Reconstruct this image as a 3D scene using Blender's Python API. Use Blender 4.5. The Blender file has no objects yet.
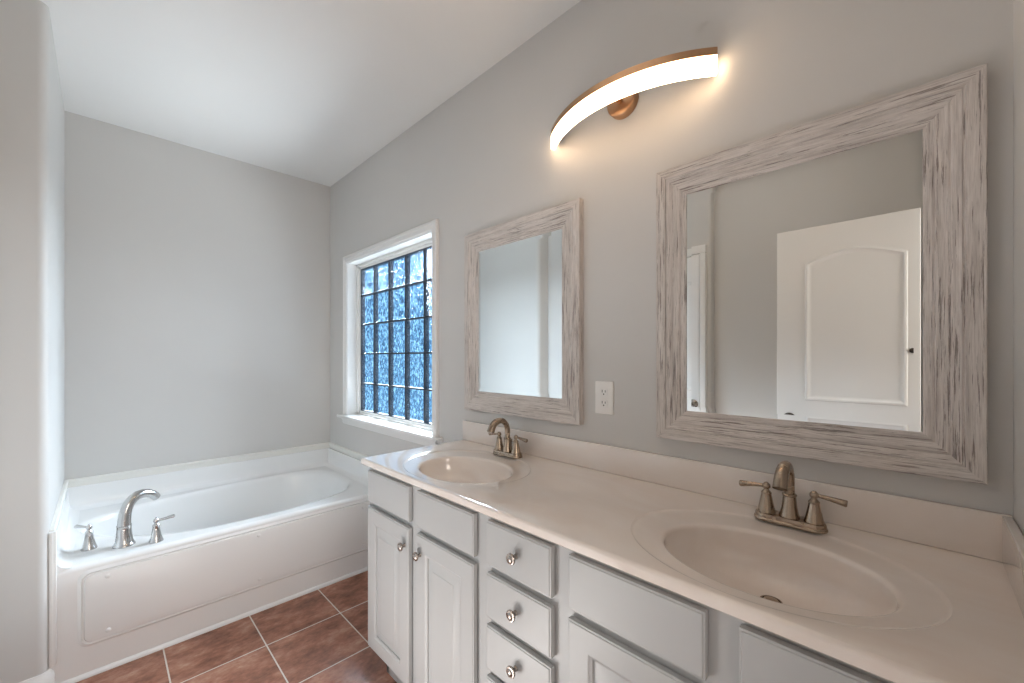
import bpy, bmesh, math, random
from mathutils import Vector, Matrix

# ------------------------------------------------------------------ camera, world, lights, exposure
SC = bpy.context.scene
COL = SC.collection
PI = math.pi
CAM = (-1.333, 0.0, 1.341)
F_PX, CX, CY, YAW = 411.14, 508.72, 357.02, 0.7810
cd = bpy.data.cameras.new('camera'); co = bpy.data.objects.new('camera', cd); COL.objects.link(co)
co.location = CAM
co.rotation_euler = (PI/2, 0, -YAW)
cd.sensor_fit = 'HORIZONTAL'; cd.sensor_width = 36.0
cd.lens = 36.0*F_PX/1024.0
cd.shift_x = (512.0-CX)/1024.0
cd.shift_y = (CY-341.5)/1024.0
cd.clip_start = 0.01
SC.camera = co

W = bpy.data.worlds.new('daylight'); SC.world = W; W.use_nodes = True
wn = W.node_tree.nodes; wl = W.node_tree.links
bg = wn['Background']
bg.inputs['Color'].default_value = (0.36, 0.72, 1.06, 1)
bg.inputs['Strength'].default_value = 1.0

def area(name, loc, target, size, size_y, energy, color):
    d = bpy.data.lights.new(name, 'AREA'); d.shape = 'RECTANGLE'; d.size = size; d.size_y = size_y
    d.energy = energy; d.color = color
    o = bpy.data.objects.new(name, d); COL.objects.link(o); o.location = loc
    o.rotation_euler = (Vector(target)-Vector(loc)).to_track_quat('-Z', 'Y').to_euler()
    return o
area('window_daylight', (2.3, 2.6, 2.5), (0.0, 2.5, 1.3), 1.8, 1.6, 500, (1.0, 0.97, 0.94))
area('counter_fill', (1.7, 5.0, 3.4), (0.0, 2.4, 1.4), 1.4, 1.4, 1800, (1.0, 0.97, 0.94))  # extra lamp outside the window, added to whiten the counter end
area('ceiling_uplight_fill', (2.2, 2.0, -0.6), (0.0, 2.5, 1.5), 3.5, 2.2, 460, (1.0, 0.92, 0.83))  # lamp added low outside to brighten the ceiling through the window
area('overhead_fill', (-0.95, 0.75, 2.70), (-0.95, 0.75, 0), 0.9, 0.9, 1.5, (1.0, 0.92, 0.83))  # added overhead fill, no fixture belongs to it
area('doorway_fill', (-1.2, -1.35, 1.7), (-0.8, 2.0, 1.0), 1.1, 1.4, 21, (1.0, 0.93, 0.85))  # unseen fill lamp added in the hallway, shining in through the doorway
area('low_left_fill', (-1.42, 1.15, 0.16), (-1.10, 1.10, 1.30), 0.40, 0.9, 8, (1.0, 0.97, 0.94))  # fill lamp added near the floor, standing in for bounced light

VS = SC.view_settings
SC.display_settings.display_device = 'sRGB'
VS.view_transform = 'Standard'
try: VS.look = 'None'
except Exception: pass
VS.gamma = 1.0; VS.use_curve_mapping = False
VS.exposure = 0.58
SC.cycles.max_bounces = 14; SC.cycles.diffuse_bounces = 6; SC.cycles.glossy_bounces = 6
SC.cycles.transmission_bounces = 8; SC.cycles.transparent_max_bounces = 12
SC.cycles.caustics_reflective = False; SC.cycles.caustics_refractive = False
SC.cycles.sample_clamp_indirect = 6.0
SC.cycles.use_denoising = True

# ------------------------------------------------------------------ materials
def mat(name, color, rough=0.5, metal=0.0, spec=0.5, coat=0.0):
    m = bpy.data.materials.new(name); m.use_nodes = True
    b = m.node_tree.nodes['Principled BSDF']
    b.inputs['Base Color'].default_value = (*color, 1)
    b.inputs['Roughness'].default_value = rough
    b.inputs['Metallic'].default_value = metal
    b.inputs['Specular IOR Level'].default_value = spec
    b.inputs['Coat Weight'].default_value = coat
    b.inputs['Coat Roughness'].default_value = 0.05
    return m, m.node_tree, b

def noise(nt, vec, scale, detail=4, rough=0.5):
    n = nt.nodes.new('ShaderNodeTexNoise'); n.inputs['Scale'].default_value = scale
    n.inputs['Detail'].default_value = detail; n.inputs['Roughness'].default_value = rough
    if vec is not None: nt.links.new(vec, n.inputs['Vector'])
    return n

def ramp(nt, fac, stops):
    r = nt.nodes.new('ShaderNodeValToRGB')
    els = r.color_ramp.elements
    while len(els) < len(stops): els.new(0.5)
    for e, (p, c) in zip(els, stops):
        e.position = p; e.color = (*c, 1)
    nt.links.new(fac, r.inputs['Fac'])
    return r

def bump(nt, b, height, strength, dist):
    n = nt.nodes.new('ShaderNodeBump'); n.inputs['Strength'].default_value = strength
    n.inputs['Distance'].default_value = dist
    nt.links.new(height, n.inputs['Height']); nt.links.new(n.outputs['Normal'], b.inputs['Normal'])
    return n

def math_node(nt, op, a, b=None):
    n = nt.nodes.new('ShaderNodeMath'); n.operation = op
    for i, v in enumerate((a, b)):
        if v is None: continue
        if isinstance(v, (int, float)): n.inputs[i].default_value = v
        else: nt.links.new(v, n.inputs[i])
    return n.outputs[0]

def obj_coord(nt):
    return nt.nodes.new('ShaderNodeTexCoord').outputs['Object']

def paint(name, color, rough, bump_s=0.06, scale=220):
    m, nt, b = mat(name, color, rough, spec=0.35)
    v = obj_coord(nt)
    n = noise(nt, v, scale, 3); bump(nt, b, n.outputs['Fac'], bump_s, 0.001)
    n2 = noise(nt, v, 1.3, 3)
    c0 = tuple(x*0.985 for x in color); c1 = tuple(min(1, x*1.015) for x in color)
    r = ramp(nt, n2.outputs['Fac'], [(0.3, c0), (0.7, c1)])
    nt.links.new(r.outputs['Color'], b.inputs['Base Color'])
    return m
M = {}
M['wall'] = paint('grey_wall_paint', (0.62, 0.605, 0.585), 0.55)
M['ceiling'] = paint('white_ceiling_paint', (0.78, 0.77, 0.755), 0.8)
M['trim'] = paint('white_trim_paint', (0.80, 0.79, 0.77), 0.35, 0.02, 60)
M['door'] = paint('white_door_paint', (0.82, 0.81, 0.80), 0.4, 0.03, 90)
M['cabinet'] = paint('light_grey_cabinet_paint', (0.44, 0.445, 0.445), 0.38, 0.04, 120)
M['plastic'] = mat('white_outlet_plastic', (0.83, 0.81, 0.78), 0.35)[0]
M['dark'] = mat('dark_slot', (0.02, 0.02, 0.02), 0.6)[0]
M['acrylic'] = mat('white_tub_acrylic', (0.82, 0.82, 0.815), 0.2, spec=0.5)[0]
M['caulk'] = mat('cream_trim_moulding', (0.80, 0.785, 0.74), 0.4)[0]
M['mirror'] = mat('mirror_silver', (0.90, 0.925, 0.92), 0.0, metal=1.0)[0]
M['door_metal'] = mat('satin_door_hardware', (0.10, 0.09, 0.08), 0.3, metal=1.0)[0]
M['ground'] = mat('outdoor_ground', (0.20, 0.22, 0.16), 0.9)[0]

def metal(name, c, rough, streak=80):
    m, nt, b = mat(name, c, rough, metal=1.0)
    n = noise(nt, obj_coord(nt), streak, 2)
    r = ramp(nt, n.outputs['Fac'], [(0.35, (rough-0.06,)*3), (0.65, (rough+0.07,)*3)])
    nt.links.new(r.outputs['Color'], b.inputs['Roughness'])
    return m
M['nickel'] = metal('brushed_warm_nickel', (0.38, 0.30, 0.23), 0.24, 25)
M['chrome'] = metal('brushed_steel_tub_faucet', (0.55, 0.54, 0.53), 0.2)
M['knob'] = metal('satin_nickel_knob', (0.40, 0.355, 0.32), 0.28)
M['gold'] = metal('brushed_copper_gold', (0.52, 0.32, 0.19), 0.38, 40)

def marble():
    m, nt, b = mat('cultured_marble', (0.80, 0.75, 0.70), 0.05, spec=0.6, coat=0.5)
    v = obj_coord(nt)
    mp = nt.nodes.new('ShaderNodeMapping'); mp.inputs['Scale'].default_value = (3.0, 1.1, 3.0); mp.inputs['Rotation'].default_value = (0, 0, 0.5)
    nt.links.new(v, mp.inputs['Vector'])
    n = noise(nt, mp.outputs['Vector'], 1.8, 5, 0.6); n.inputs['Distortion'].default_value = 1.2
    r = ramp(nt, n.outputs['Fac'], [(0.3, (0.75, 0.66, 0.595)), (0.55, (0.78, 0.71, 0.655)), (0.8, (0.80, 0.75, 0.71))])
    nt.links.new(r.outputs['Color'], b.inputs['Base Color'])
    return m
M['marble'] = marble()

def tile():
    m, nt, b = mat('terracotta_floor_tile', (0.25, 0.11, 0.07), 0.34, spec=0.5)
    v = obj_coord(nt)
    s = nt.nodes.new('ShaderNodeSeparateXYZ'); nt.links.new(v, s.inputs[0])
    S = 0.3435
    def edge(sock, off):
        a = math_node(nt, 'DIVIDE', math_node(nt, 'SUBTRACT', sock, off), S)
        fr = math_node(nt, 'FRACT', a)
        d = math_node(nt, 'MINIMUM', fr, math_node(nt, 'SUBTRACT', 1.0, fr))
        return math_node(nt, 'MULTIPLY', d, S), math_node(nt, 'FLOOR', a)
    ex, ix = edge(s.outputs[0], -0.787+S*0)
    ey, iy = edge(s.outputs[1], 2.151)
    d = math_node(nt, 'MINIMUM', ex, ey)
    isg = math_node(nt, 'LESS_THAN', d, 0.0028)
    # a different cloud pattern on each tile
    cmb = nt.nodes.new('ShaderNodeCombineXYZ'); nt.links.new(ix, cmb.inputs[0]); nt.links.new(iy, cmb.inputs[1])
    wn_ = nt.nodes.new('ShaderNodeTexWhiteNoise'); wn_.noise_dimensions = '2D'; nt.links.new(cmb.outputs[0], wn_.inputs['Vector'])
    add = nt.nodes.new('ShaderNodeVectorMath'); add.operation = 'MULTIPLY_ADD'
    nt.links.new(wn_.outputs['Color'], add.inputs[0]); add.inputs[1].default_value = (9, 9, 9); nt.links.new(v, add.inputs[2])
    mp = nt.nodes.new('ShaderNodeMapping'); mp.inputs['Scale'].default_value = (1.0, 1.7, 1.0); nt.links.new(add.outputs[0], mp.inputs['Vector'])
    n1 = noise(nt, mp.outputs['Vector'], 7, 8, 0.62); n2 = noise(nt, mp.outputs['Vector'], 38, 6, 0.7)
    mixf = math_node(nt, 'ADD', math_node(nt, 'MULTIPLY', n1.outputs['Fac'], 0.7), math_node(nt, 'MULTIPLY', n2.outputs['Fac'], 0.3))
    r = ramp(nt, mixf, [(0.34, (0.135, 0.050, 0.029)), (0.48, (0.28, 0.118, 0.074)), (0.58, (0.40, 0.19, 0.125)), (0.70, (0.54, 0.33, 0.24))])
    mx = nt.nodes.new('ShaderNodeMixRGB'); nt.links.new(isg, mx.inputs[0]); nt.links.new(r.outputs['Color'], mx.inputs[1]); mx.inputs[2].default_value = (0.62, 0.54, 0.47, 1)
    nt.links.new(mx.outputs[0], b.inputs['Base Color'])
    mr = nt.nodes.new('ShaderNodeMapRange'); nt.links.new(d, mr.inputs[0]); mr.inputs[1].default_value = 0.002; mr.inputs[2].default_value = 0.006
    h = math_node(nt, 'ADD', mr.outputs[0], math_node(nt, 'MULTIPLY', n2.outputs['Fac'], 0.25))
    bump(nt, b, h, 0.5, 0.0015)
    rr = math_node(nt, 'ADD', 0.24, math_node(nt, 'MULTIPLY', isg, 0.5)); nt.links.new(rr, b.inputs['Roughness'])
    return m
M['tile'] = tile()

def weathered():
    m, nt, b = mat('whitewashed_wood', (0.6, 0.57, 0.54), 0.6, spec=0.25)
    uv = nt.nodes.new('ShaderNodeTexCoord').outputs['UV']
    def streak(sx, sy, det, ro, off):
        mp = nt.nodes.new('ShaderNodeMapping'); mp.inputs['Scale'].default_value = (sx, sy, 1); mp.inputs['Location'].default_value = (off, off*0.7, 0)
        nt.links.new(uv, mp.inputs['Vector'])
        return noise(nt, mp.outputs['Vector'], 1.0, det, ro).outputs['Fac']
    a = streak(8, 210, 6, 0.70, 0)      # fine dark grain gouges
    c = streak(4, 70, 4, 0.6, 3.1)     # broad bands of wash
    e = streak(20, 420, 3, 0.6, 7.7)
    base = ramp(nt, c, [(0.30, (0.48, 0.435, 0.405)), (0.45, (0.66, 0.61, 0.57)), (0.70, (0.76, 0.71, 0.67))])
    patch = streak(2.2, 14, 3, 0.5, 5.3)
    a = math_node(nt, 'ADD', a, math_node(nt, 'MULTIPLY', math_node(nt, 'SUBTRACT', patch, 0.5), 0.28))
    dk = ramp(nt, a, [(0.39, (1, 1, 1)), (0.445, (0, 0, 0))])
    fine = ramp(nt, e, [(0.35, (0.82, 0.80, 0.80)), (0.6, (1, 1, 1))])
    mul = nt.nodes.new('ShaderNodeMixRGB'); mul.blend_type = 'MULTIPLY'; mul.inputs[0].default_value = 1
    nt.links.new(base.outputs['Color'], mul.inputs[1]); nt.links.new(fine.outputs['Color'], mul.inputs[2])
    mx = nt.nodes.new('ShaderNodeMixRGB'); nt.links.new(math_node(nt, 'MULTIPLY', dk.outputs['Color'], 0.72), mx.inputs[0])
    nt.links.new(mul.outputs[0], mx.inputs[1]); mx.inputs[2].default_value = (0.13, 0.095, 0.082, 1)
    nt.links.new(mx.outputs[0], b.inputs['Base Color'])
    bump(nt, b, math_node(nt, 'SUBTRACT', 1.0, dk.outputs['Color']), 0.35, 0.0015)
    return m
M['wood'] = weathered()

def glowing():
    m = bpy.data.materials.new('lit_diffuser'); m.use_nodes = True; nt = m.node_tree; nt.nodes.clear()
    out = nt.nodes.new('ShaderNodeOutputMaterial'); e = nt.nodes.new('ShaderNodeEmission')
    e.inputs['Color'].default_value = (1.0, 0.70, 0.44, 1); e.inputs['Strength'].default_value = 12.0
    nt.links.new(e.outputs[0], out.inputs[0])
    return m
M['glow'] = glowing()

def block_glass():
    m = bpy.data.materials.new('rippled_blue_block_glass'); m.use_nodes = True; nt = m.node_tree; nt.nodes.clear()
    out = nt.nodes.new('ShaderNodeOutputMaterial')
    v = obj_coord(nt)
    mp = nt.nodes.new('ShaderNodeMapping'); mp.inputs['Scale'].default_value = (1, 1.0, 0.62); nt.links.new(v, mp.inputs['Vector'])
    n = noise(nt, mp.outputs['Vector'], 75, 2, 0.5); n.inputs['Distortion'].default_value = 0.6
    b = nt.nodes.new('ShaderNodeBump'); b.inputs['Strength'].default_value = 1.0; b.inputs['Distance'].default_value = 0.012
    nt.links.new(n.outputs['Fac'], b.inputs['Height'])
    tr = nt.nodes.new('ShaderNodeBsdfTransparent')
    r = ramp(nt, n.outputs['Fac'], [(0.40, (0.27, 0.37, 0.47)), (0.50, (0.62, 0.71, 0.78)), (0.60, (1.0, 1.0, 1.0))])
    nt.links.new(r.outputs['Color'], tr.inputs['Color'])
    rf = nt.nodes.new('ShaderNodeBsdfRefraction'); rf.inputs['IOR'].default_value = 1.33; rf.inputs['Roughness'].default_value = 0.05
    rf.inputs['Color'].default_value = (0.75, 0.88, 1.0, 1); nt.links.new(b.outputs[0], rf.inputs['Normal'])
    gl = nt.nodes.new('ShaderNodeBsdfGlossy'); gl.inputs['Roughness'].default_value = 0.12; nt.links.new(b.outputs[0], gl.inputs['Normal'])
    m1 = nt.nodes.new('ShaderNodeMixShader'); m1.inputs[0].default_value = 0.08
    nt.links.new(tr.outputs[0], m1.inputs[1]); nt.links.new(rf.outputs[0], m1.inputs[2])
    m2 = nt.nodes.new('ShaderNodeMixShader'); m2.inputs[0].default_value = 0.04
    nt.links.new(m1.outputs[0], m2.inputs[1]); nt.links.new(gl.outputs[0], m2.inputs[2])
    nt.links.new(m2.outputs[0], out.inputs[0])
    return m
M['block'] = block_glass()
M['mortar'] = mat('dark_block_mortar', (0.012, 0.018, 0.03), 0.45)[0]

# ------------------------------------------------------------------ mesh helpers
def box(bm, x0, x1, y0, y1, z0, z1, bev=0.0, seg=2):
    vs = [bm.verts.new((x, y, z)) for x in (x0, x1) for y in (y0, y1) for z in (z0, z1)]
    idx = [(0, 1, 3, 2), (4, 6, 7, 5), (0, 4, 5, 1), (2, 3, 7, 6), (0, 2, 6, 4), (1, 5, 7, 3)]
    fs = [bm.faces.new([vs[i] for i in f]) for f in idx]
    if bev > 0:
        es = list({e for f in fs for e in f.edges})
        bmesh.ops.bevel(bm, geom=es, offset=bev, segments=seg, affect='EDGES', profile=0.5)

def prism(bm, pts, z0, z1):
    lo = [bm.verts.new((x, y, z0)) for x, y in pts]; hi = [bm.verts.new((x, y, z1)) for x, y in pts]
    n = len(pts)
    for i in range(n):
        j = (i+1) % n
        bm.faces.new((lo[i], lo[j], hi[j], hi[i]))
    bm.faces.new(hi); bm.faces.new(lo[::-1])

def lathe(bm, prof, center=(0, 0, 0), axis='Z', n=32):
    """prof: list of (radius, height) bottom to top"""
    cx, cy, cz = center
    def P(r, h, a):
        c, s = r*math.cos(a), r*math.sin(a)
        return {'Z': (cx+c, cy+s, cz+h), 'X': (cx+h, cy+c, cz+s), 'Y': (cx+s, cy+h, cz+c)}[axis]
    rings = []
    for r, h in prof:
        if r < 1e-6: rings.append([bm.verts.new(P(0, h, 0))])
        else: rings.append([bm.verts.new(P(r, h, 2*PI*i/n)) for i in range(n)])
    for a, b in zip(rings, rings[1:]):
        for i in range(n):
            j = (i+1) % n
            if len(a) == 1 and len(b) == 1: continue
            if len(a) == 1: bm.faces.new((a[0], b[j], b[i]))
            elif len(b) == 1: bm.faces.new((a[i], a[j], b[0]))
            else: bm.faces.new((a[i], a[j], b[j], b[i]))
    if len(rings[0]) > 1: bm.faces.new(rings[0][::-1])
    if len(rings[-1]) > 1: bm.faces.new(rings[-1])

def tube(bm, pts, radii, n=20, flat=1.0):
    pts = [Vector(p) for p in pts]
    if isinstance(radii, (int, float)): radii = [radii]*len(pts)
    T = []
    for i in range(len(pts)):
        T.append((pts[min(i+1, len(pts)-1)]-pts[max(i-1, 0)]).normalized())
    u = T[0].orthogonal().normalized() if abs(T[0].z) < 0.9 else Vector((1, 0, 0))
    u = (u-T[0]*u.dot(T[0])).normalized()
    rings = []
    for i, p in enumerate(pts):
        if i: u = (u-T[i]*u.dot(T[i])).normalized()
        w = T[i].cross(u)
        rings.append([bm.verts.new(p+u*radii[i]*math.cos(2*PI*k/n)+w*radii[i]*flat*math.sin(2*PI*k/n)) for k in range(n)])
    for a, b in zip(rings, rings[1:]):
        for k in range(n):
            j = (k+1) % n
            bm.faces.new((a[k], a[j], b[j], b[k]))
    bm.faces.new(rings[0][::-1]); bm.faces.new(rings[-1])

def bez(p0, p1, p2, p3, n=16):
    p0, p1, p2, p3 = map(Vector, (p0, p1, p2, p3)); out = []
    for i in range(n+1):
        t = i/n; s = 1-t
        out.append(p0*s**3+p1*3*s*s*t+p2*3*s*t*t+p3*t**3)
    return out

def loft(bm, rings, close=True, cap_last=False):
    R = [[bm.verts.new(p) for p in r] for r in rings]
    n = len(R[0])
    for a, b in zip(R, R[1:]):
        for i in range(n if close else n-1):
            j = (i+1) % n
            bm.faces.new((a[i], a[j], b[j], b[i]))
    if cap_last: bm.faces.new(R[-1])
    return R

def finish(name, bm, m, smooth=None, parent=None, recalc=True):
    """one mesh object; under a parent the mesh is shifted to the root thing's own base"""
    if recalc: bmesh.ops.recalc_face_normals(bm, faces=bm.faces)
    if parent is not None:
        r = parent
        while r.parent is not None: r = r.parent
        if r.type == 'EMPTY' and not r.get('_local', 0):
            bmesh.ops.translate(bm, verts=bm.verts, vec=-Vector(r.location))
    me = bpy.data.meshes.new(name); bm.to_mesh(me); bm.free()
    me.materials.append(M[m])
    if smooth is not None:
        for p in me.polygons: p.use_smooth = True
        if smooth < 180: me.set_sharp_from_angle(angle=math.radians(smooth))
    o = bpy.data.objects.new(name, me); COL.objects.link(o)
    if parent is not None: o.parent = parent
    return o

def thing(name, label, cat, loc=(0, 0, 0), rz=0.0, group=None):
    o = bpy.data.objects.new(name, None); COL.objects.link(o)
    o.empty_display_size = 0.05
    o.location = loc; o.rotation_euler = (0, 0, rz)
    o['label'] = label; o['category'] = cat
    if group: o['group'] = group
    return o

def struct(name, bm, m, smooth=None, label=None):
    o = finish(name, bm, m, smooth); o['kind'] = 'structure'
    if label: o['label'] = label
    return o

def BM(): return bmesh.new()

# ------------------------------------------------------------------ room shell
H = 2.7355; YB = 3.4219; WX = -1.4806; YF = -0.1301; YW = 2.432; XL = -1.61; XR = -1.68
b = BM(); box(b, -2.3, 0.2, -1.75, YB+0.15, -0.12, 0.0); struct('floor', b, 'tile', label='brown terracotta tile floor with pale grout')
b = BM(); box(b, -2.3, 0.2, -1.75, YB+0.15, H, H+0.12); struct('ceiling', b, 'ceiling', label='plain white ceiling')
b = BM(); box(b, WX-0.2, 0.2, YB, YB+0.15, 0, H); struct('wall_back', b, 'wall', label='grey wall behind the bathtub')
WY0, WY1, WZ0, WZ1 = 1.950, 3.083, 0.900, 2.052     # window opening
b = BM()
for y0, y1, z0, z1 in ((-0.30, WY0, 0, H), (WY1, YB, 0, H), (WY0, WY1, 0, WZ0-0.022), (WY0, WY1, WZ1, H)):
    box(b, 0.0, 0.120, y0, y1, z0, z1)
bmesh.ops.remove_doubles(b, verts=b.verts, dist=1e-5)
struct('wall_right', b, 'wall', label='grey wall behind the vanity')
DX0, DX1 = -1.475, -0.76                              # entry doorway in the front wall
b = BM()
box(b, DX1, 0.0, YF-0.12, YF, 0, H); box(b, XR, DX0, YF-0.12, YF, 0, H); box(b, DX0, DX1, YF-0.12, YF, 2.06, H)
struct('wall_front', b, 'wall')
b = BM()   # hallway outside the open door
box(b, -2.2, 0.1, -1.75, -1.63, 0, H); box(b, -2.2, -2.08, -1.63, YF-0.12, 0, H); box(b, 0.0, 0.12, -1.63, -0.30, 0, H)
struct('wall_hall', b, 'wall')
R = 0.032
pts = [(WX, YB), (WX, YW+R)]
for i in range(1, 11):
    a = PI/2*i/10
    pts.append((WX-R+R*math.cos(a), YW+R-R*math.sin(a)))
pts += [(XL, YW), (XL, 1.03)]
for i in range(1, 7):
    a = PI/2*i/6
    pts.append((XL-0.02+0.02*math.cos(a), 1.03-0.02*math.sin(a)))
pts += [(XR, 1.01), (XR, YF-0.12), (XR-0.15, YF-0.12), (XR-0.15, YB)]
b = BM(); prism(b, pts, 0, H); struct('wall_left', b, 'wall', 40, label='grey wall at the left with a rounded corner by the tub')

# baseboard round the bullnose corner
def strip_along(b, path, prof, close=False):
    """sweep a (offset, z) profile along a plan polyline; offset to the left of travel"""
    n = len(path); P = [Vector((x, y)) for x, y in path]; rings = []
    for i in range(n):
        d0 = (P[i]-P[i-1]).normalized() if i else (P[1]-P[0]).normalized()
        d1 = (P[i+1]-P[i]).normalized() if i < n-1 else d0
        n0 = Vector((-d0.y, d0.x)); n1 = Vector((-d1.y, d1.x))
        m = (n0+n1); m = m.normalized()/max(0.3, m.normalized().dot(n0))
        rings.append([(P[i].x+m.x*o, P[i].y+m.y*o, z) for o, z in prof])
    Rv = loft(b, rings, close=True)
    b.faces.new(Rv[0]); b.faces.new(Rv[-1][::-1])
BB = [(-0.001, 0), (0.014, 0), (0.014, 0.066), (0.011, 0.078), (0.006, 0.086), (0.004, 0.098), (-0.001, 0.098)]
path = [(XL, 1.87), (XL, YW)]
b = BM(); strip_along(b, [(p[0], p[1]) for p in [(WX, 2.468)] + pts[1:13]] , [(o, z) for o, z in BB])
bb = struct('baseboard_left', b, 'trim', 50, label='white baseboard on the wall beside the tub')
# moulding that caps the tub flange
b = BM()
TR = [(-0.001, 0.596), (0.006, 0.596), (0.010, 0.606), (0.010, 0.622), (0.016, 0.630), (0.016, 0.640), (0.011, 0.645), (-0.001, 0.645)]
strip_along(b, [(WX, 2.468), (WX, YB), (0, YB), (0, 2.474)][::-1], [(o, z) for o, z in TR])
struct('trim_1', b, 'caulk', 40, label='cream moulding along the wall above the tub')
b = BM()
box(b, WX-0.002, WX+0.020, 2.452, 2.474, 0.101, 0.640, 0.003); box(b, WX+0.000, WX+0.011, 2.448, 2.456, 0.101, 0.640, 0.002)
struct('trim_2', b, 'trim', 40, label='white vertical trim at the tub apron edge')

# doors (seen in the mirrors)
def loop_sweep(b, loop, prof, x, sign=1):
    """closed loop in (y, z); profile (inset, height) standing on plane x"""
    n = len(loop); P = [Vector(p) for p in loop]; rings = []
    for i in range(n):
        d0 = (P[i]-P[i-1]).normalized(); d1 = (P[(i+1) % n]-P[i]).normalized()
        n0 = Vector((-d0.y, d0.x)); n1 = Vector((-d1.y, d1.x)); m = (n0+n1).normalized(); m = m/max(0.3, m.dot(n0))
        rings.append([(x+sign*h, P[i].x+m.x*o, P[i].y+m.y*o) for o, h in prof])
    rings.append(rings[0])
    loft(b, rings, close=False)
def arch(y0, y1, z0, z1, rise, n=18):
    L = [(y0, z0), (y1, z0), (y1, z1)]
    for i in range(1, n):
        t = i/n
        L.append((y1+(y0-y1)*t, z1+rise*math.sin(PI*t)))
    L.append((y0, z1))
    return L
MOULD = [(0, 0), (0.004, 0.006), (0.012, 0.0075), (0.018, 0.003), (0.024, 0.0005), (0.030, 0.0)]
def door_mesh(y0, y1, xf, th, z1, py0, py1):
    b = BM(); box(b, xf-th, xf, y0, y1, 0.012, z1, 0.002, 1)
    loop_sweep(b, arch(py0, py1, 1.105, z1-0.195, 0.055), MOULD, xf)
    loop_sweep(b, [(py0, 0.23), (py1, 0.23), (py1, 0.93), (py0, 0.93)], MOULD, xf)
    return b
d1 = struct('door_1', door_mesh(-0.082, 0.587, -1.420, 0.035, 2.043, 0.052, 0.455), 'door', 35, label='white arched panel door standing open, seen in the large mirror')
def knob_x(b, x, y, z, s=1.0):
    lathe(b, [(0.031, -0.002), (0.031, 0.004), (0.026, 0.008), (0.012, 0.011), (0.011, 0.030), (0.018, 0.036), (0.027, 0.046), (0.028, 0.055), (0.022, 0.064), (0.0, 0.067)], (x, y, z), 'X', 24)
b = BM(); knob_x(b, -1.420, 0.527, 1.000); finish('door_knob', b, 'door_metal', 40, d1)
b = BM(); lathe(b, [(0.012, -0.002), (0.012, 0.004), (0.004, 0.006), (0.004, 0.02), (0.009, 0.026), (0.0, 0.03)], (-1.420, 0.036, 1.372), 'X', 16); finish('robe_hook', b, 'door_metal', 40, d1)
b = door_mesh(1.075, 1.785, XL+0.030, 0.030, 2.040, 1.195, 1.665)
d2 = struct('door_2', b, 'door', 35, label='white closet door on the left wall, seen in the mirrors')
b = BM(); knob_x(b, XL+0.030, 1.112, 1.02); finish('door_knob', b, 'knob', 40, d2)
b = BM()
for (y0, y1, z0, z1) in ((1.033, 1.072, 0, 2.045), (1.788, 1.840, 0, 2.045), (1.033, 1.840, 2.045, 2.10)):
    box(b, XL, XL+0.034, y0, y1, z0, z1, 0.004)
finish('door_casing', b, 'trim', 40, d2)
b = BM()
for (x0, x1, z0, z1) in ((DX0-0.045, DX0, 0, 2.105), (DX1, DX1+0.055, 0, 2.105), (DX0-0.045, DX1+0.055, 2.06, 2.105)):
    box(b, x0, x1, YF, YF+0.014, z0, z1, 0.003)
struct('trim_3', b, 'trim', 40)

# outdoors past the window: eave and ground
b = BM(); box(b, 0.12, 0.75, 0.5, 5.6, 2.40, 2.60); struct('roof_eave', b, 'trim')

# ------------------------------------------------------------------ window of glass blocks
XG = 0.078
win = bpy.data.objects.new('window_1', None); COL.objects.link(win); win.location = (0, 2.517, WZ0); win['kind'] = 'structure'
win['label'] = 'white framed window of blue glass blocks above the tub'
CW = 0.052
b = BM()
def casing(b, y0, y1, z0, z1):
    prof = [(0, -0.001), (0, 0.016), (0.006, 0.020), (0.018, 0.020), (0.022, 0.015), (0.040, 0.012), (0.046, 0.014), (CW-0.004, 0.011), (CW, 0.006), (CW, -0.001)]
    # left leg, head, right leg with mitres
    rings = []
    for (y, z, sy, sz) in ((y1, z0, -1, 0), (y1, z1, -1, -1), (y0, z1, 1, -1), (y0, z0, 1, 0)):
        rings.append([(-h, y+sy*o, z+sz*o) for o, h in prof])
    Rv = loft(b, rings, close=True)
    b.faces.new(Rv[0]); b.faces.new(Rv[-1])
casing(b, 1.897, 3.136, WZ0, 2.106)
finish('casing', b, 'trim', 30, win)
b = BM()   # jamb liner
box(b, 0.0, XG, WY1-0.001, WY1+0.004, WZ0, WZ1); 
for y0, y1, z0, z1 in ((WY1-0.003, WY1+0.001, WZ0, WZ1), (WY0-0.001, WY0+0.003, WZ0, WZ1), (WY0, WY1, WZ1-0.003, WZ1+0.001)):
    box(b, -0.004, XG+0.04, y0, y1, z0, z1)
finish('jamb', b, 'trim', 30, win)
b = BM()
box(b, -0.001, XG+0.04, WY0+0.001, WY1-0.001, WZ0-0.022, WZ0-0.0003); box(b, -0.046, -0.0005, 1.850, 3.185, WZ0-0.022, WZ0, 0.006, 3)
finish('stool', b, 'trim', 40, win)
b = BM()
ap = [(0.0, 0.878), (-0.026, 0.878), (-0.026, 0.868), (-0.018, 0.858), (-0.018, 0.842), (-0.012, 0.832), (0.0, 0.830)]
loft(b, [[(x, 1.895, z) for x, z in ap], [(x, 3.14, z) for x, z in ap]], close=True)
b.verts.ensure_lookup_table(); n_ = len(ap); b.faces.new(b.verts[:n_]); b.faces.new(b.verts[n_:][::-1])
finish('apron', b, 'trim', 40, win)
FY0, FY1, FZ0, FZ1 = WY0-0.012, 3.043, 0.931, 2.012
b = BM()
for y0, y1, z0, z1 in ((FY1, WY1, WZ0, WZ1), (WY0, WY0+0.012, WZ0, WZ1), (WY0, WY1, FZ1, WZ1), (WY0, WY1, WZ0, FZ0)):
    box(b, XG, XG+0.04, y0, y1, z0, z1, 0.003)
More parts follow.
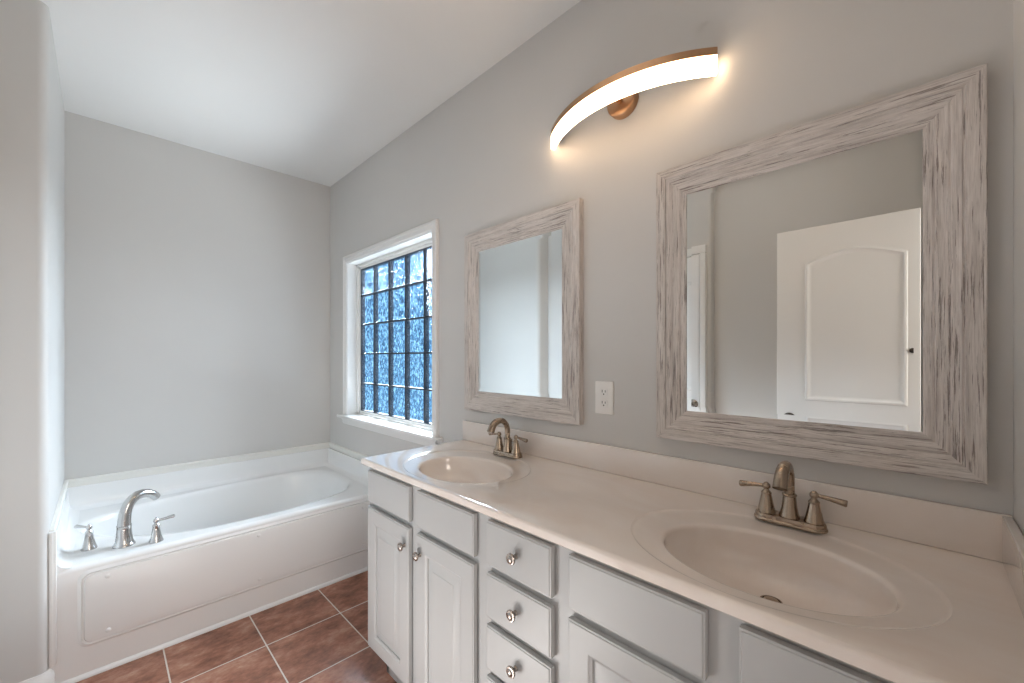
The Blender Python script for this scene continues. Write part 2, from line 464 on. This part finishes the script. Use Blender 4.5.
for y0, y1, z0, z1 in ((FY1+0.018, WY1, WZ0, WZ1), (WY0, WY1, FZ1+0.018, WZ1), (WY0, WY1, WZ0, FZ0-0.018)):
    box(b, XG-0.012, XG+0.04, y0, y1, z0, z1, 0.003)
finish('frame', b, 'trim', 40, win)
YS = [3.043, 2.829, 2.608, 2.391, 2.170, 1.950]
ZS = [0.931, 1.140, 1.366, 1.587, 1.810, 2.012]
b = BM(); g = 0.0065
for y in YS: box(b, XG+0.004, XG+0.038, y-g*1.15, y+g*1.15, FZ0, FZ1, 0.002, 1)
for z in ZS: box(b, XG+0.003, XG+0.038, YS[-1], YS[0], z-g*0.8, z+g*0.8, 0.002, 1)
finish('mortar_grid', b, 'mortar', 30, win)
b = BM()
for i in range(5):
    for j in range(5):
        box(b, XG+0.008, XG+0.036, YS[i+1]+g-0.001, YS[i]-g+0.001, ZS[j]+g*0.8-0.001, ZS[j+1]-g*0.8+0.001, 0.008, 3)
finish('glass_blocks', b, 'block', 50, win)

# ------------------------------------------------------------------ vanity cabinet
CB0, CB1 = -0.110, 1.622
XF = -0.538
van = thing('vanity_cabinet', 'long light grey double vanity cabinet with raised panel doors under the marble top', 'cabinet', (-0.28, 0.76, 0))
b = BM()
box(b, XF+0.02, -0.003, CB0, CB0+0.016, 0.15, 0.886); box(b, XF+0.02, -0.003, CB1-0.016, CB1, 0.15, 0.886)   # hollow carcass
box(b, XF+0.02, -0.003, CB0, CB1, 0.15, 0.166); box(b, -0.012, -0.003, CB0, CB1, 0.15, 0.886)
FR = [(CB1, 1.600), (1.296, 1.236), (0.938, 0.868), (0.645, 0.580), (0.285, 0.217), (-0.078, CB0)]
zr = [(0.150, 0.172), (0.722, 0.758), (0.868, 0.888)]
for a, c in FR: box(b, XF, XF+0.02, c, a, 0.150, 0.888, 0.0006, 1)
for z0, z1 in zr: box(b, XF+0.0004, XF+0.02, CB0, CB1, z0, z1)
for z0, z1 in ((0.430, 0.464), (0.577, 0.610)): box(b, XF+0.0004, XF+0.02, 0.64, 0.88, z0, z1)
box(b, XF+0.07, XF+0.09, CB0+0.01, CB1-0.012, 0.0, 0.152); box(b, XF+0.07, -0.003, CB1-0.028, CB1-0.012, 0.0, 0.152); box(b, XF+0.07, -0.003, CB0+0.01, CB0+0.026, 0.0, 0.152)
finish('body', b, 'cabinet', 30, van)
T = 0.019
def slab_front(y0, y1, z0, z1):
    b = BM()
    r = [[(XF-0.003, y, z) for y, z in ((y0, z0), (y1, z0), (y1, z1), (y0, z1))]]
    for ins, d in ((0, 0.0165), (0.0035, 0.0172), (0.0042, T-0.0006), (0.0052, T)):
        r.append([(XF-d, y, z) for y, z in ((y0+ins, z0+ins), (y1-ins, z0+ins), (y1-ins, z1-ins), (y0+ins, z1-ins))])
    Rv = loft(b, r, close=True, cap_last=True); b.faces.new(Rv[0][::-1])
    return b
def door_front(y0, y1, z0, z1, s=0.056):
    b = BM()
    def q(ins, d): return [(XF-d, y, z) for y, z in ((y0+ins, z0+ins), (y1-ins, z0+ins), (y1-ins, z1-ins), (y0+ins, z1-ins))]
    r = [q(0, 0.003), q(0, 0.0165), q(0.0035, 0.0172), q(0.0042, T-0.0006), q(0.0052, T), q(s, T), q(s+0.004, T-0.003), q(s+0.009, T-0.0045), q(s+0.0095, T-0.0095),
         q(s+0.016, T-0.0095), q(s+0.042, T-0.0025), q(s+0.0435, T-0.001)]
    Rv = loft(b, r, close=True, cap_last=True); b.faces.new(Rv[0][::-1])
    return b
def cab_knob(y, z, parent):
    b = BM()
    lathe(b, [(0.0075, 0.0), (0.0065, 0.003), (0.0055, 0.009), (0.0065, 0.012), (0.0125, 0.014), (0.0150, 0.0175), (0.0150, 0.0205), (0.0135, 0.0225), (0.0115, 0.0228), (0.0105, 0.0215), (0.0075, 0.0245), (0.0, 0.0262)][::1], (0, 0, 0), 'X', 28)
    bmesh.ops.scale(b, verts=b.verts, vec=(-1, 1, 1)); bmesh.ops.translate(b, verts=b.verts, vec=(XF-T+0.0005, y, z))
    finish('knob', b, 'knob', 40, parent)
for (y0, y1, ky) in ((1.290, 1.607, 1.3155), (0.931, 1.241, 1.2145), (0.279, 0.587, 0.307), (-0.085, 0.223, 0.195)):
    finish('false_drawer_front', slab_front(y0, y1, 0.752, 0.877), 'cabinet', 30, van)
    d = finish('door', door_front(y0, y1, 0.160, 0.729), 'cabinet', 30, van)
    cab_knob(ky, 0.663, d)
for (z0, z1) in ((0.752, 0.877), (0.604, 0.729), (0.458, 0.582), (0.160, 0.436)):
    d = finish('drawer', slab_front(0.639, 0.875, z0, z1), 'cabinet', 30, van)
    cab_knob(0.757, (z0+z1)/2 if z0 > 0.2 else 0.35, d)

# ------------------------------------------------------------------ countertop with two moulded basins
CT = 0.918; CXF = -0.5587; CYL = 1.6631; CYR = YF+0.001; TH = 0.027; RB = 0.009
top = thing('countertop', 'glossy cream marble vanity top with two oval basins and backsplash', 'countertop', (-0.28, 0.77, CT-TH))
SX, SYS = -0.337, (1.247, 0.237)
OC = -0.316; OA, OB = 0.283, 0.221       # outer ledge ring (Y, X)
IA, IB = 0.211, 0.158                    # rim of the bowl
XI, YLI, YRI = CXF+RB, CYL-RB, CYR        # flat part of the top
def ell(cx, cy, ax, ay, z, angs): return [(cx+ax*math.cos(a), cy+ay*math.sin(a), z) for a in angs]
NA = 96
def angle_list(x0, x1, y0, y1, cx, cy):
    A = [2*PI*i/NA for i in range(NA)]
    for c in ((x0, y0), (x1, y0), (x1, y1), (x0, y1)):
        t = math.atan2(c[1]-cy, c[0]-cx) % (2*PI)
        k = min(range(len(A)), key=lambda i: min(abs(A[i]-t), 2*PI-abs(A[i]-t)))
        A[k] = t
    return A
def rect_ring(x0, x1, y0, y1, cx, cy, z, A):
    out = []
    for a in A:
        c, s = math.cos(a), math.sin(a)
        t = 1e9
        if c > 1e-9: t = min(t, (x1-cx)/c)
        if c < -1e-9: t = min(t, (x0-cx)/c)
        if s > 1e-9: t = min(t, (y1-cy)/s)
        if s < -1e-9: t = min(t, (y0-cy)/s)
        out.append((cx+t*c, cy+t*s, z))
    return out
bt = BM()
ymid = (SYS[0]+SYS[1])/2
basins = []
for sy, y0, y1 in ((SYS[0]+0.020, ymid, YLI), (SYS[1]+0.012, YRI, ymid)):
    A = angle_list(XI, 0.0, y0, y1, OC, sy)
    loft(bt, [rect_ring(XI, 0.0, y0, y1, OC, sy, CT, A), ell(OC, sy, OB+0.003, OA+0.003, CT, A), ell(OC, sy, OB, OA, CT-0.0006, A)])
    basins.append((sy, A))
# rounded edge frame along front and left end
edge = [(0, 0)]+[(RB*math.sin(PI/2*i/6), -RB+RB*math.cos(PI/2*i/6)) for i in range(1, 7)]+[(RB, -TH+0.003), (RB-0.003, -TH), (-0.03, -TH)]
rings = []
for (x, y, sx, sy_) in ((XI, YRI, -1, 0), (XI, YLI, -1, 1), (0.0, YLI, 0, 1)):
    rings.append([(x+sx*o, y+sy_*o, CT+h) for o, h in edge])
loft(bt, rings, close=False)
finish('slab', bt, 'marble', 35, top)
for k, (sy, A) in enumerate(basins):
    b = BM(); iy = SYS[k]
    def mixr(t, z, ax=None, ay=None): pass
    rings = [ell(OC, sy, OB, OA, CT-0.0006, A), ell(OC, sy, OB-0.004, OA-0.004, CT-0.0030, A), ell(OC, sy, OB-0.009, OA-0.009, CT-0.0038, A)]
    for t in (0.2, 0.45, 0.7, 0.9):
        cx = OC+(SX-OC)*t; cy = sy+(iy-sy)*t
        rings.append(ell(cx, cy, OB-0.009+(IB+0.006-OB+0.009)*t, OA-0.009+(IA+0.006-OA+0.009)*t, CT-0.0038-0.0024*t, A))
    rings.append(ell(SX, iy, IB+0.006, IA+0.006, CT-0.0062, A))
    for i in range(1, 6):
        a = PI/2*i/5*0.86
        rings.append(ell(SX, iy, IB+0.006-0.012*math.sin(a), IA+0.006-0.012*math.sin(a), CT-0.0062-0.012*(1-math.cos(a)), A))
    D0 = 0.016; DEP = 0.118
    for i in range(1, 15):
        t = i/14
        r = math.cos(t*PI/2)**0.62 if t < 1 else 0
        r = max(r, 0.0)
        z = CT-D0-(DEP-D0)*math.sin(t*PI/2)**0.9
        sh = 0.055*t*t
        ax = max(0.022, (IB-0.0055)*r); ay = max(0.022, (IA-0.0055)*r)
        rings.append(ell(SX+sh, iy, ax, ay, z, A))
    loft(b, rings)
    bas = finish('sink_basin', b, 'marble', 40, top)
    b = BM(); zb = CT-DEP
    lathe(b, [(0.0225, -0.02), (0.0225, 0.001), (0.0215, 0.003), (0.0185, 0.0035), (0.0180, 0.0005), (0.0150, -0.001), (0.014, 0.005), (0.0, 0.007)], (SX+0.055, iy, zb), 'Z', 28)
    finish('drain', b, 'nickel', 40, bas)
b = BM(); box(b, -0.0192, -0.0005, CYR, CYL, CT+0.0003, 1.0165, 0.003, 3); finish('backsplash', b, 'marble', 40, top)
b = BM(); box(b, CXF+0.005, -0.0196, CYR, -0.1133, CT+0.0003, 1.0165, 0.003, 3); finish('side_splash', b, 'marble', 40, top)

# ------------------------------------------------------------------ centerset sink faucets
def make_faucet(label, loc):
    f = thing('sink_faucet', label, 'faucet', loc, 0, 'brushed nickel sink faucets'); f['_local'] = 1
    b = BM()   # stadium base plate
    def stad(hw, r, z): 
        out = []
        for i in range(17): 
            a = -PI/2+PI*i/16; out.append((r*math.cos(a+PI/2), hw+r*math.sin(a+PI/2), z))
        for i in range(17): 
            a = PI/2+PI*i/16; out.append((r*math.cos(a+PI/2), -hw+r*math.sin(a+PI/2), z))
        return out
    rg = [stad(0.050, 0.0285, 0), stad(0.050, 0.0290, 0.003), stad(0.050, 0.0285, 0.0055), stad(0.050, 0.0262, 0.0075), stad(0.050, 0.0258, 0.0150), stad(0.050, 0.0245, 0.0175), stad(0.050, 0.0225, 0.0180)]
    Rv = loft(b, rg, cap_last=True); b.faces.new(Rv[0][::-1])
    finish('base_plate', b, 'nickel', 40, f)
    b = BM()
    lathe(b, [(0.0225, 0.017), (0.0225, 0.020), (0.0200, 0.027), (0.0165, 0.045), (0.0150, 0.062), (0.0142, 0.070), (0.0160, 0.0715), (0.0165, 0.0735), (0.0150, 0.0755), (0.0118, 0.0765)], (0, 0, 0), 'Z', 32)
    path = [(0, 0, 0.075), (0, 0, 0.090), (0, 0, 0.103)]
    for i in range(1, 21):
        a = PI*0.86*i/20
        path.append((-0.047+0.047*math.cos(a), 0, 0.107+0.047*math.sin(a)))
    tl = Vector(path[-1])-Vector(path[-2]); tl.normalize()
    for d in (0.010, 0.020): path.append(tuple(Vector(path[-1])+tl*0.010))
    rad = [0.0115+0.0042*max(0, (i-8)/(len(path)-9)) for i in range(len(path))]
    tube(b, path, rad, 24)
    finish('spout', b, 'nickel', 50, f)
    for s in (-1, 1):
        b = BM()
        lathe(b, [(0.0212, 0.017), (0.0212, 0.020), (0.0190, 0.026), (0.0158, 0.041), (0.0130, 0.056), (0.0112, 0.064), (0.0122, 0.0655), (0.0118, 0.068), (0.0085, 0.072), (0.0062, 0.075), (0.0060, 0.077), (0.0090, 0.080), (0.0098, 0.0845), (0.0085, 0.089), (0.0050, 0.0925), (0.0022, 0.0945), (0.0, 0.0948)], (0, s*0.051, 0), 'Z', 28)
        h = finish('handle', b, 'nickel', 45, f)
        b = BM()
        tube(b, [(0, s*0.054, 0.0845), (0, s*0.066, 0.0835), (0, s*0.085, 0.0815), (0, s*0.104, 0.0790), (0, s*0.1125, 0.0778), (0, s*0.1145, 0.0776)], [0.0046, 0.0048, 0.0060, 0.0076, 0.0082, 0.0066], 14)
        finish('lever', b, 'nickel', 45, h)
    b = BM(); lathe(b, [(0.0025, 0.010), (0.0025, 0.055), (0.0042, 0.058), (0.0048, 0.063), (0.003, 0.067), (0, 0.068)], (0.0245, 0, 0), 'Z', 12); finish('lift_rod', b, 'nickel', 40, f)
    return f
def copy_tree(o, parent=None):
    c = o.copy(); COL.objects.link(c)
    if parent is not None: c.parent = parent
    for ch in list(o.children): copy_tree(ch, c)
    return c
FX = -0.090
fa = make_faucet('brushed nickel two handle faucet at the nearer basin, below the large near mirror', (FX, 0.240, CT+0.0003))
fb = copy_tree(fa); fb.location = (FX, 1.262, CT+0.0003)
fb['label'] = 'brushed nickel two handle faucet at the far basin, beside the window'

# ------------------------------------------------------------------ framed mirrors
def make_mirror(label, y0, y1, z0, z1):
    m = thing('wall_mirror', label, 'mirror', (-0.001, (y0+y1)/2, z0), 0, 'whitewashed framed mirrors')
    prof = [(0.0, 0.0), (0.0, 0.0255), (0.0015, 0.0268), (0.030, 0.0262), (0.0315, 0.0230), (0.0340, 0.0230), (0.0355, 0.0245), (0.0500, 0.0215), (0.0515, 0.0195), (0.0540, 0.0195), (0.0555, 0.0205),
            (0.0740, 0.0170), (0.0755, 0.0145), (0.0785, 0.0145), (0.0800, 0.0155), (0.0935, 0.0140), (0.0950, 0.0125), (0.0950, 0.008), (0.0950, 0.002)]
    b = BM(); uvl = b.loops.layers.uv.new('UVMap')
    C = [(y1, z1, -1, -1), (y0, z1, 1, -1), (y0, z0, 1, 1), (y1, z0, -1, 1)]
    dist = [0]
    for (o0, h0), (o1, h1) in zip(prof, prof[1:]): dist.append(dist[-1]+math.hypot(o1-o0, h1-h0))
    seed = random.Random(int(y0*1000)).random()*5
    for k in range(4):
        a, c = C[k], C[(k+1) % 4]
        L = math.hypot(c[0]-a[0], c[1]-a[1])
        va = [b.verts.new((-h, a[0]+a[2]*o, a[1]+a[3]*o)) for o, h in prof]
        vc = [b.verts.new((-h, c[0]+c[2]*o, c[1]+c[3]*o)) for o, h in prof]
        for i in range(len(prof)-1):
            f = b.faces.new((va[i], vc[i], vc[i+1], va[i+1]))
            us = {va[i]: (prof[i][0], dist[i]), va[i+1]: (prof[i+1][0], dist[i+1]), vc[i]: (L-prof[i][0], dist[i]), vc[i+1]: (L-prof[i+1][0], dist[i+1])}
            for lp in f.loops:
                u, v = us[lp.vert]; lp[uvl].uv = (u+seed+k*3.3, v+k*1.7+seed)
    finish('frame', b, 'wood', 25, m, recalc=True)
    i0 = 0.094; bw = 0.0155; xd = -0.0125
    b = BM()
    def q(ins, x): return [(x, y0+ins, z0+ins), (x, y1-ins, z0+ins), (x, y1-ins, z1-ins), (x, y0+ins, z1-ins)]
    Rv = loft(b, [q(i0, -0.004), q(i0, xd+0.0005), q(i0+bw, xd)], cap_last=True); b.faces.new(Rv[0][::-1])
    finish('mirror_glass', b, 'mirror', 0.5, m)
    return m
make_mirror('large whitewashed wood framed mirror over the nearer sink, reflecting a white door', -0.0937, 0.6240, 1.0753, 1.9512)
make_mirror('whitewashed wood framed mirror over the far sink, beside the window', 0.9320, 1.6384, 1.0775, 1.9535)

# ------------------------------------------------------------------ outlet
ot = thing('wall_outlet', 'white duplex electrical outlet between the two mirrors', 'outlet', (-0.0005, 0.836, 1.129))
b = BM(); box(b, -0.006, -0.0005, 0.797, 0.875, 1.129, 1.250, 0.003, 3); finish('cover_plate', b, 'plastic', 40, ot)
for zc in (1.2105, 1.169):
    b = BM()
    L = []
    for i in range(32):
        a = 2*PI*i/32; yy = 0.0172*math.cos(a); zz = max(-0.0145, min(0.0145, 0.0172*math.sin(a))); L.append((0.836+yy, zc+zz))
    Rv = loft(b, [[(-0.0055, y, z) for y, z in L], [(-0.0078, y, z) for y, z in L]], cap_last=True)
    rc = finish('receptacle', b, 'plastic', 40, ot)
    b = BM()
    box(b, -0.0083, -0.0070, 0.836-0.0075, 0.836-0.0053, zc-0.001, zc+0.0075); box(b, -0.0083, -0.0070, 0.836+0.0053, 0.836+0.0075, zc-0.001, zc+0.0085)
    lathe(b, [(0.0026, -0.0083), (0.0026, -0.007)], (0, 0.836, zc-0.0075), 'X', 14)
    finish('slots', b, 'dark', 30, rc)
b = BM(); lathe(b, [(0.003, -0.0072), (0.0025, -0.0066), (0.003, -0.005)], (0, 0.836, 1.190), 'X', 14); finish('screw', b, 'plastic', 40, ot)

# ------------------------------------------------------------------ bowed vanity light
YC = 0.750
lamp = thing('vanity_light', 'bowed copper wall light with glowing white bar above the large mirror', 'wall light', (0, YC, 2.244))
b = BM(); lathe(b, [(0.056, -0.001), (0.056, 0.022), (0.054, 0.027), (0.050, 0.030), (0.0, 0.030)], (0, 0, 0), 'X', 48)
bmesh.ops.scale(b, verts=b.verts, vec=(-1, 1, 1)); bmesh.ops.translate(b, verts=b.verts, vec=(0, YC+0.006, 2.252)); finish('wall_canopy', b, 'gold', 40, lamp)
b = BM(); tube(b, [(-0.028, YC+0.006, 2.246), (-0.118, YC+0.004, 2.240)], 0.010, 18); finish('arm', b, 'gold', 40, lamp)
CH, SAG = 0.3165, 0.112
RAD = (CH*CH+SAG*SAG)/(2*SAG); XE = -0.028
def arc_pt(t, off):
    th = math.asin(CH/RAD)*t
    return (XE-SAG+RAD-(RAD+off)*math.cos(th), YC+(RAD+off)*math.sin(th))
def arc_bar(b, o0, o1, z0, z1, n=48, bev=0.0):
    rings = []
    for i in range(n+1):
        t = -1+2*i/n
        x0, y0 = arc_pt(t, o0); x1, y1 = arc_pt(t, o1)
        rings.append([(x0, y0, z0), (x0, y0, z1), (x1, y1, z1), (x1, y1, z0)])
    Rv = loft(b, rings); b.faces.new(Rv[0]); b.faces.new(Rv[-1][::-1])
b = BM(); arc_bar(b, -0.016, 0.004, 2.241, 2.264); finish('housing', b, 'gold', 30, lamp)
b = BM(); arc_bar(b, -0.012, 0.003, 2.187, 2.2405); finish('diffuser', b, 'glow', 30, lamp)
b = BM(); arc_bar(b, -0.0165, -0.0125, 2.193, 2.242); finish('backing_strip', b, 'gold', 30, lamp)  # unseen strip added behind the diffuser to hold its glow off the wall

# ------------------------------------------------------------------ bathtub
tub = thing('bathtub', 'white acrylic alcove bathtub with wide deck under the glass block window', 'bathtub', (-0.74, 2.95, 0))
DZ = 0.472
ctrl = [(-0.085, 2.98), (-0.112, 2.79), (-0.235, 2.655), (-0.50, 2.572), (-0.78, 2.560), (-1.00, 2.590), (-1.20, 2.700), (-1.355, 2.860), (-1.418, 3.01), (-1.36, 3.135), (-1.215, 3.225), (-0.90, 3.30), (-0.60, 3.345), (-0.33, 3.345), (-0.17, 3.275), (-0.098, 3.13)]
def closed_spline(P, per=6):
    out = []; n = len(P)
    for i in range(n):
        p0, p1, p2, p3 = (Vector(P[(i+k-1) % n]) for k in range(4))
        for j in range(per):
            t = j/per
            out.append(0.5*((2*p1)+(p2-p0)*t+(2*p0-5*p1+4*p2-p3)*t*t+(3*p1-p0-p2*1.0*3+p3)*t**3))
    return out
rim = closed_spline(ctrl)
ctr = Vector((-0.74, 2.955))
angs = [math.atan2(p.y-ctr.y, p.x-ctr.x) for p in rim]
TX0, TX1, TY0, TY1 = WX+0.004, -0.0095, 2.468, YB-0.004
def rim_r(s, z, cx=None, cy=None):
    c = ctr
    return [(c.x+(p.x-c.x)*s, c.y+(p.y-c.y)*s, z) for p in rim]
NOSE = 0.026
A = [a % (2*PI) for a in angs]
for c in ((TX0, TY0+NOSE), (TX1, TY0+NOSE), (TX1, TY1), (TX0, TY1)):
    t = math.atan2(c[1]-ctr.y, c[0]-ctr.x) % (2*PI)
    k = min(range(len(A)), key=lambda i: min(abs(A[i]-t), 2*PI-abs(A[i]-t))); A[k] = t
def deck_ring(t, z):
    """between the outer rectangle (t=0) and the rim"""
    o = rect_ring(TX0, TX1, TY0+NOSE, TY1, ctr.x, ctr.y, z, A); r = rim_r(1.03, z)
    return [(a[0]+(c[0]-a[0])*t, a[1]+(c[1]-a[1])*t, z) for a, c in zip(o, r)]
b = BM()
rings = [deck_ring(0, DZ), deck_ring(0.5, DZ), deck_ring(0.9, DZ), rim_r(1.015, DZ-0.001), rim_r(1.0, DZ-0.005), rim_r(0.985, DZ-0.014), rim_r(0.975, DZ-0.030)]
for sc, z in ((0.955, 0.40), (0.93, 0.33), (0.90, 0.26), (0.86, 0.20), (0.80, 0.15), (0.70, 0.118), (0.5, 0.105), (0.2, 0.10)):
    rings.append(rim_r(sc, z))
loft(b, rings, cap_last=True)
# rounded nose and apron face
nose = [(TY0+NOSE, DZ)]+[(TY0+NOSE*(1-math.sin(PI/2*i/8)), DZ-0.020*(1-math.cos(PI/2*i/8))) for i in range(1, 9)]+[(TY0, 0.30), (TY0, 0.0)]
loft(b, [[(TX0, y, z) for y, z in nose], [(TX1, y, z) for y, z in nose]], close=False)
# flange that turns up the three walls
FL = [(0.0, 0.600), (0.010, 0.600), (0.012, 0.540), (0.014, 0.512), (0.019, 0.494), (0.028, 0.482), (0.042, 0.4745), (0.058, DZ+0.0002)]
strip_along(b, [(TX1, TY0+0.004), (TX1, TY1), (TX0, TY1), (TX0, TY0+0.004)], FL+[(0.0, DZ-0.01)])
finish('tub_shell', b, 'acrylic', 50, tub)
# bottom toe rail of the apron
b = BM()
pr = [(TY0+0.002, 0.0), (TY0-0.010, 0.0), (TY0-0.010, 0.008), (TY0-0.004, 0.016), (TY0+0.002, 0.020)]
Rv = loft(b, [[(TX0+0.002, y, z) for y, z in pr], [(TX1, y, z) for y, z in pr]]); b.faces.new(Rv[0]); b.faces.new(Rv[-1][::-1])
finish('base_strip', b, 'acrylic', 40, tub)
# access panel with rounded corners, slightly proud
PX0, PX1, PZ0, PZ1 = -1.388, -0.032, 0.140, 0.432
def rrect(x0, x1, z0, z1, r, y, n=8):
    out = []
    for cx, cz, a0 in ((x1-r, z0+r, -PI/2), (x1-r, z1-r, 0), (x0+r, z1-r, PI/2), (x0+r, z0+r, PI)):
        for i in range(n+1):
            a = a0+PI/2*i/n; out.append((cx+r*math.cos(a), y, cz+r*math.sin(a)))
    return out
b = BM()
rg = []
for ins, d in ((-0.016, 0.0005), (-0.010, -0.0035), (-0.004, -0.0065), (0.0, -0.002), (0.003, -0.002), (0.006, -0.0085), (0.012, -0.010)):
    rg.append(rrect(PX0+ins, PX1-ins, PZ0+ins, PZ1-ins, 0.030-ins*0.6, TY0+d))
loft(b, rg, cap_last=True)
pan = finish('access_panel', b, 'acrylic', 40, tub)
for (x, z) in ((-1.313, 0.404), (-1.311, 0.172), (-0.744, 0.404), (-0.740, 0.172), (-0.172, 0.404), (-0.172, 0.172)):
    b = BM(); lathe(b, [(0.0095, 0.0), (0.0095, 0.002), (0.007, 0.0038), (0.0, 0.0045)], (0, 0, 0), 'Y', 20)
    bmesh.ops.scale(b, verts=b.verts, vec=(1, -1, 1)); bmesh.ops.translate(b, verts=b.verts, vec=(x, TY0-0.0098, z))
    finish('screw_cap', b, 'acrylic', 40, pan)

# ------------------------------------------------------------------ deck mounted tub faucet
tf = thing('bathtub_faucet', 'brushed steel arched tub faucet with two lever handles on the tub deck', 'faucet', (-1.258, 2.600, DZ+0.0003), 0.0); tf['_local'] = 1
HA = math.radians(-27)
hx, hy = math.cos(HA), math.sin(HA)
b = BM()
lathe(b, [(0.040, 0.0), (0.040, 0.004), (0.037, 0.008), (0.032, 0.020), (0.0285, 0.045), (0.0265, 0.075), (0.0260, 0.088), (0.0270, 0.089), (0.0270, 0.092), (0.0250, 0.093)], (0, 0, 0), 'Z', 36)
dx, dy = 0.86, 0.51
side = [(0.0, 0.090), (0.001, 0.115), (0.004, 0.140), (0.010, 0.165), (0.021, 0.186), (0.036, 0.202), (0.055, 0.212), (0.077, 0.2135), (0.099, 0.208), (0.118, 0.197), (0.132, 0.184), (0.139, 0.175)]
rad = [0.0250, 0.0240, 0.0230, 0.0222, 0.0215, 0.0210, 0.0206, 0.0203, 0.0200, 0.0196, 0.0190, 0.0180]
tube(b, [(dx*s, dy*s, z) for s, z in side], rad, 24)
finish('spout', b, 'chrome', 50, tf)
for s, (px, py) in ((-1, (-0.114, 0.062)), (1, (0.109, -0.052))):
    b = BM()
    lathe(b, [(0.0275, 0.0), (0.0275, 0.004), (0.0245, 0.010), (0.0195, 0.028), (0.0155, 0.052), (0.0130, 0.072), (0.0142, 0.074), (0.0138, 0.078), (0.0085, 0.083), (0.0075, 0.088), (0.0105, 0.092), (0.0112, 0.097), (0.0090, 0.103), (0.0045, 0.107), (0.0040, 0.111), (0.0, 0.113)], (px, py, 0), 'Z', 28)
    h = finish('handle', b, 'chrome', 45, tf)
    b = BM()
    la = math.radians(130 if s < 0 else -20); lx, ly = math.cos(la), math.sin(la); up = 0.1 if s < 0 else 1.0
    tube(b, [(px+lx*d, py+ly*d, 0.097+up*e) for d, e in ((0.004, 0), (0.016, 0.002), (0.034, 0.005), (0.052, 0.009), (0.066, 0.012), (0.070, 0.013))], [0.0052, 0.0054, 0.0064, 0.0078, 0.0084, 0.0066], 14, 0.75)
    finish('lever', b, 'chrome', 45, h)
for o in list(SC.objects):
    if '_local' in o: del o['_local']
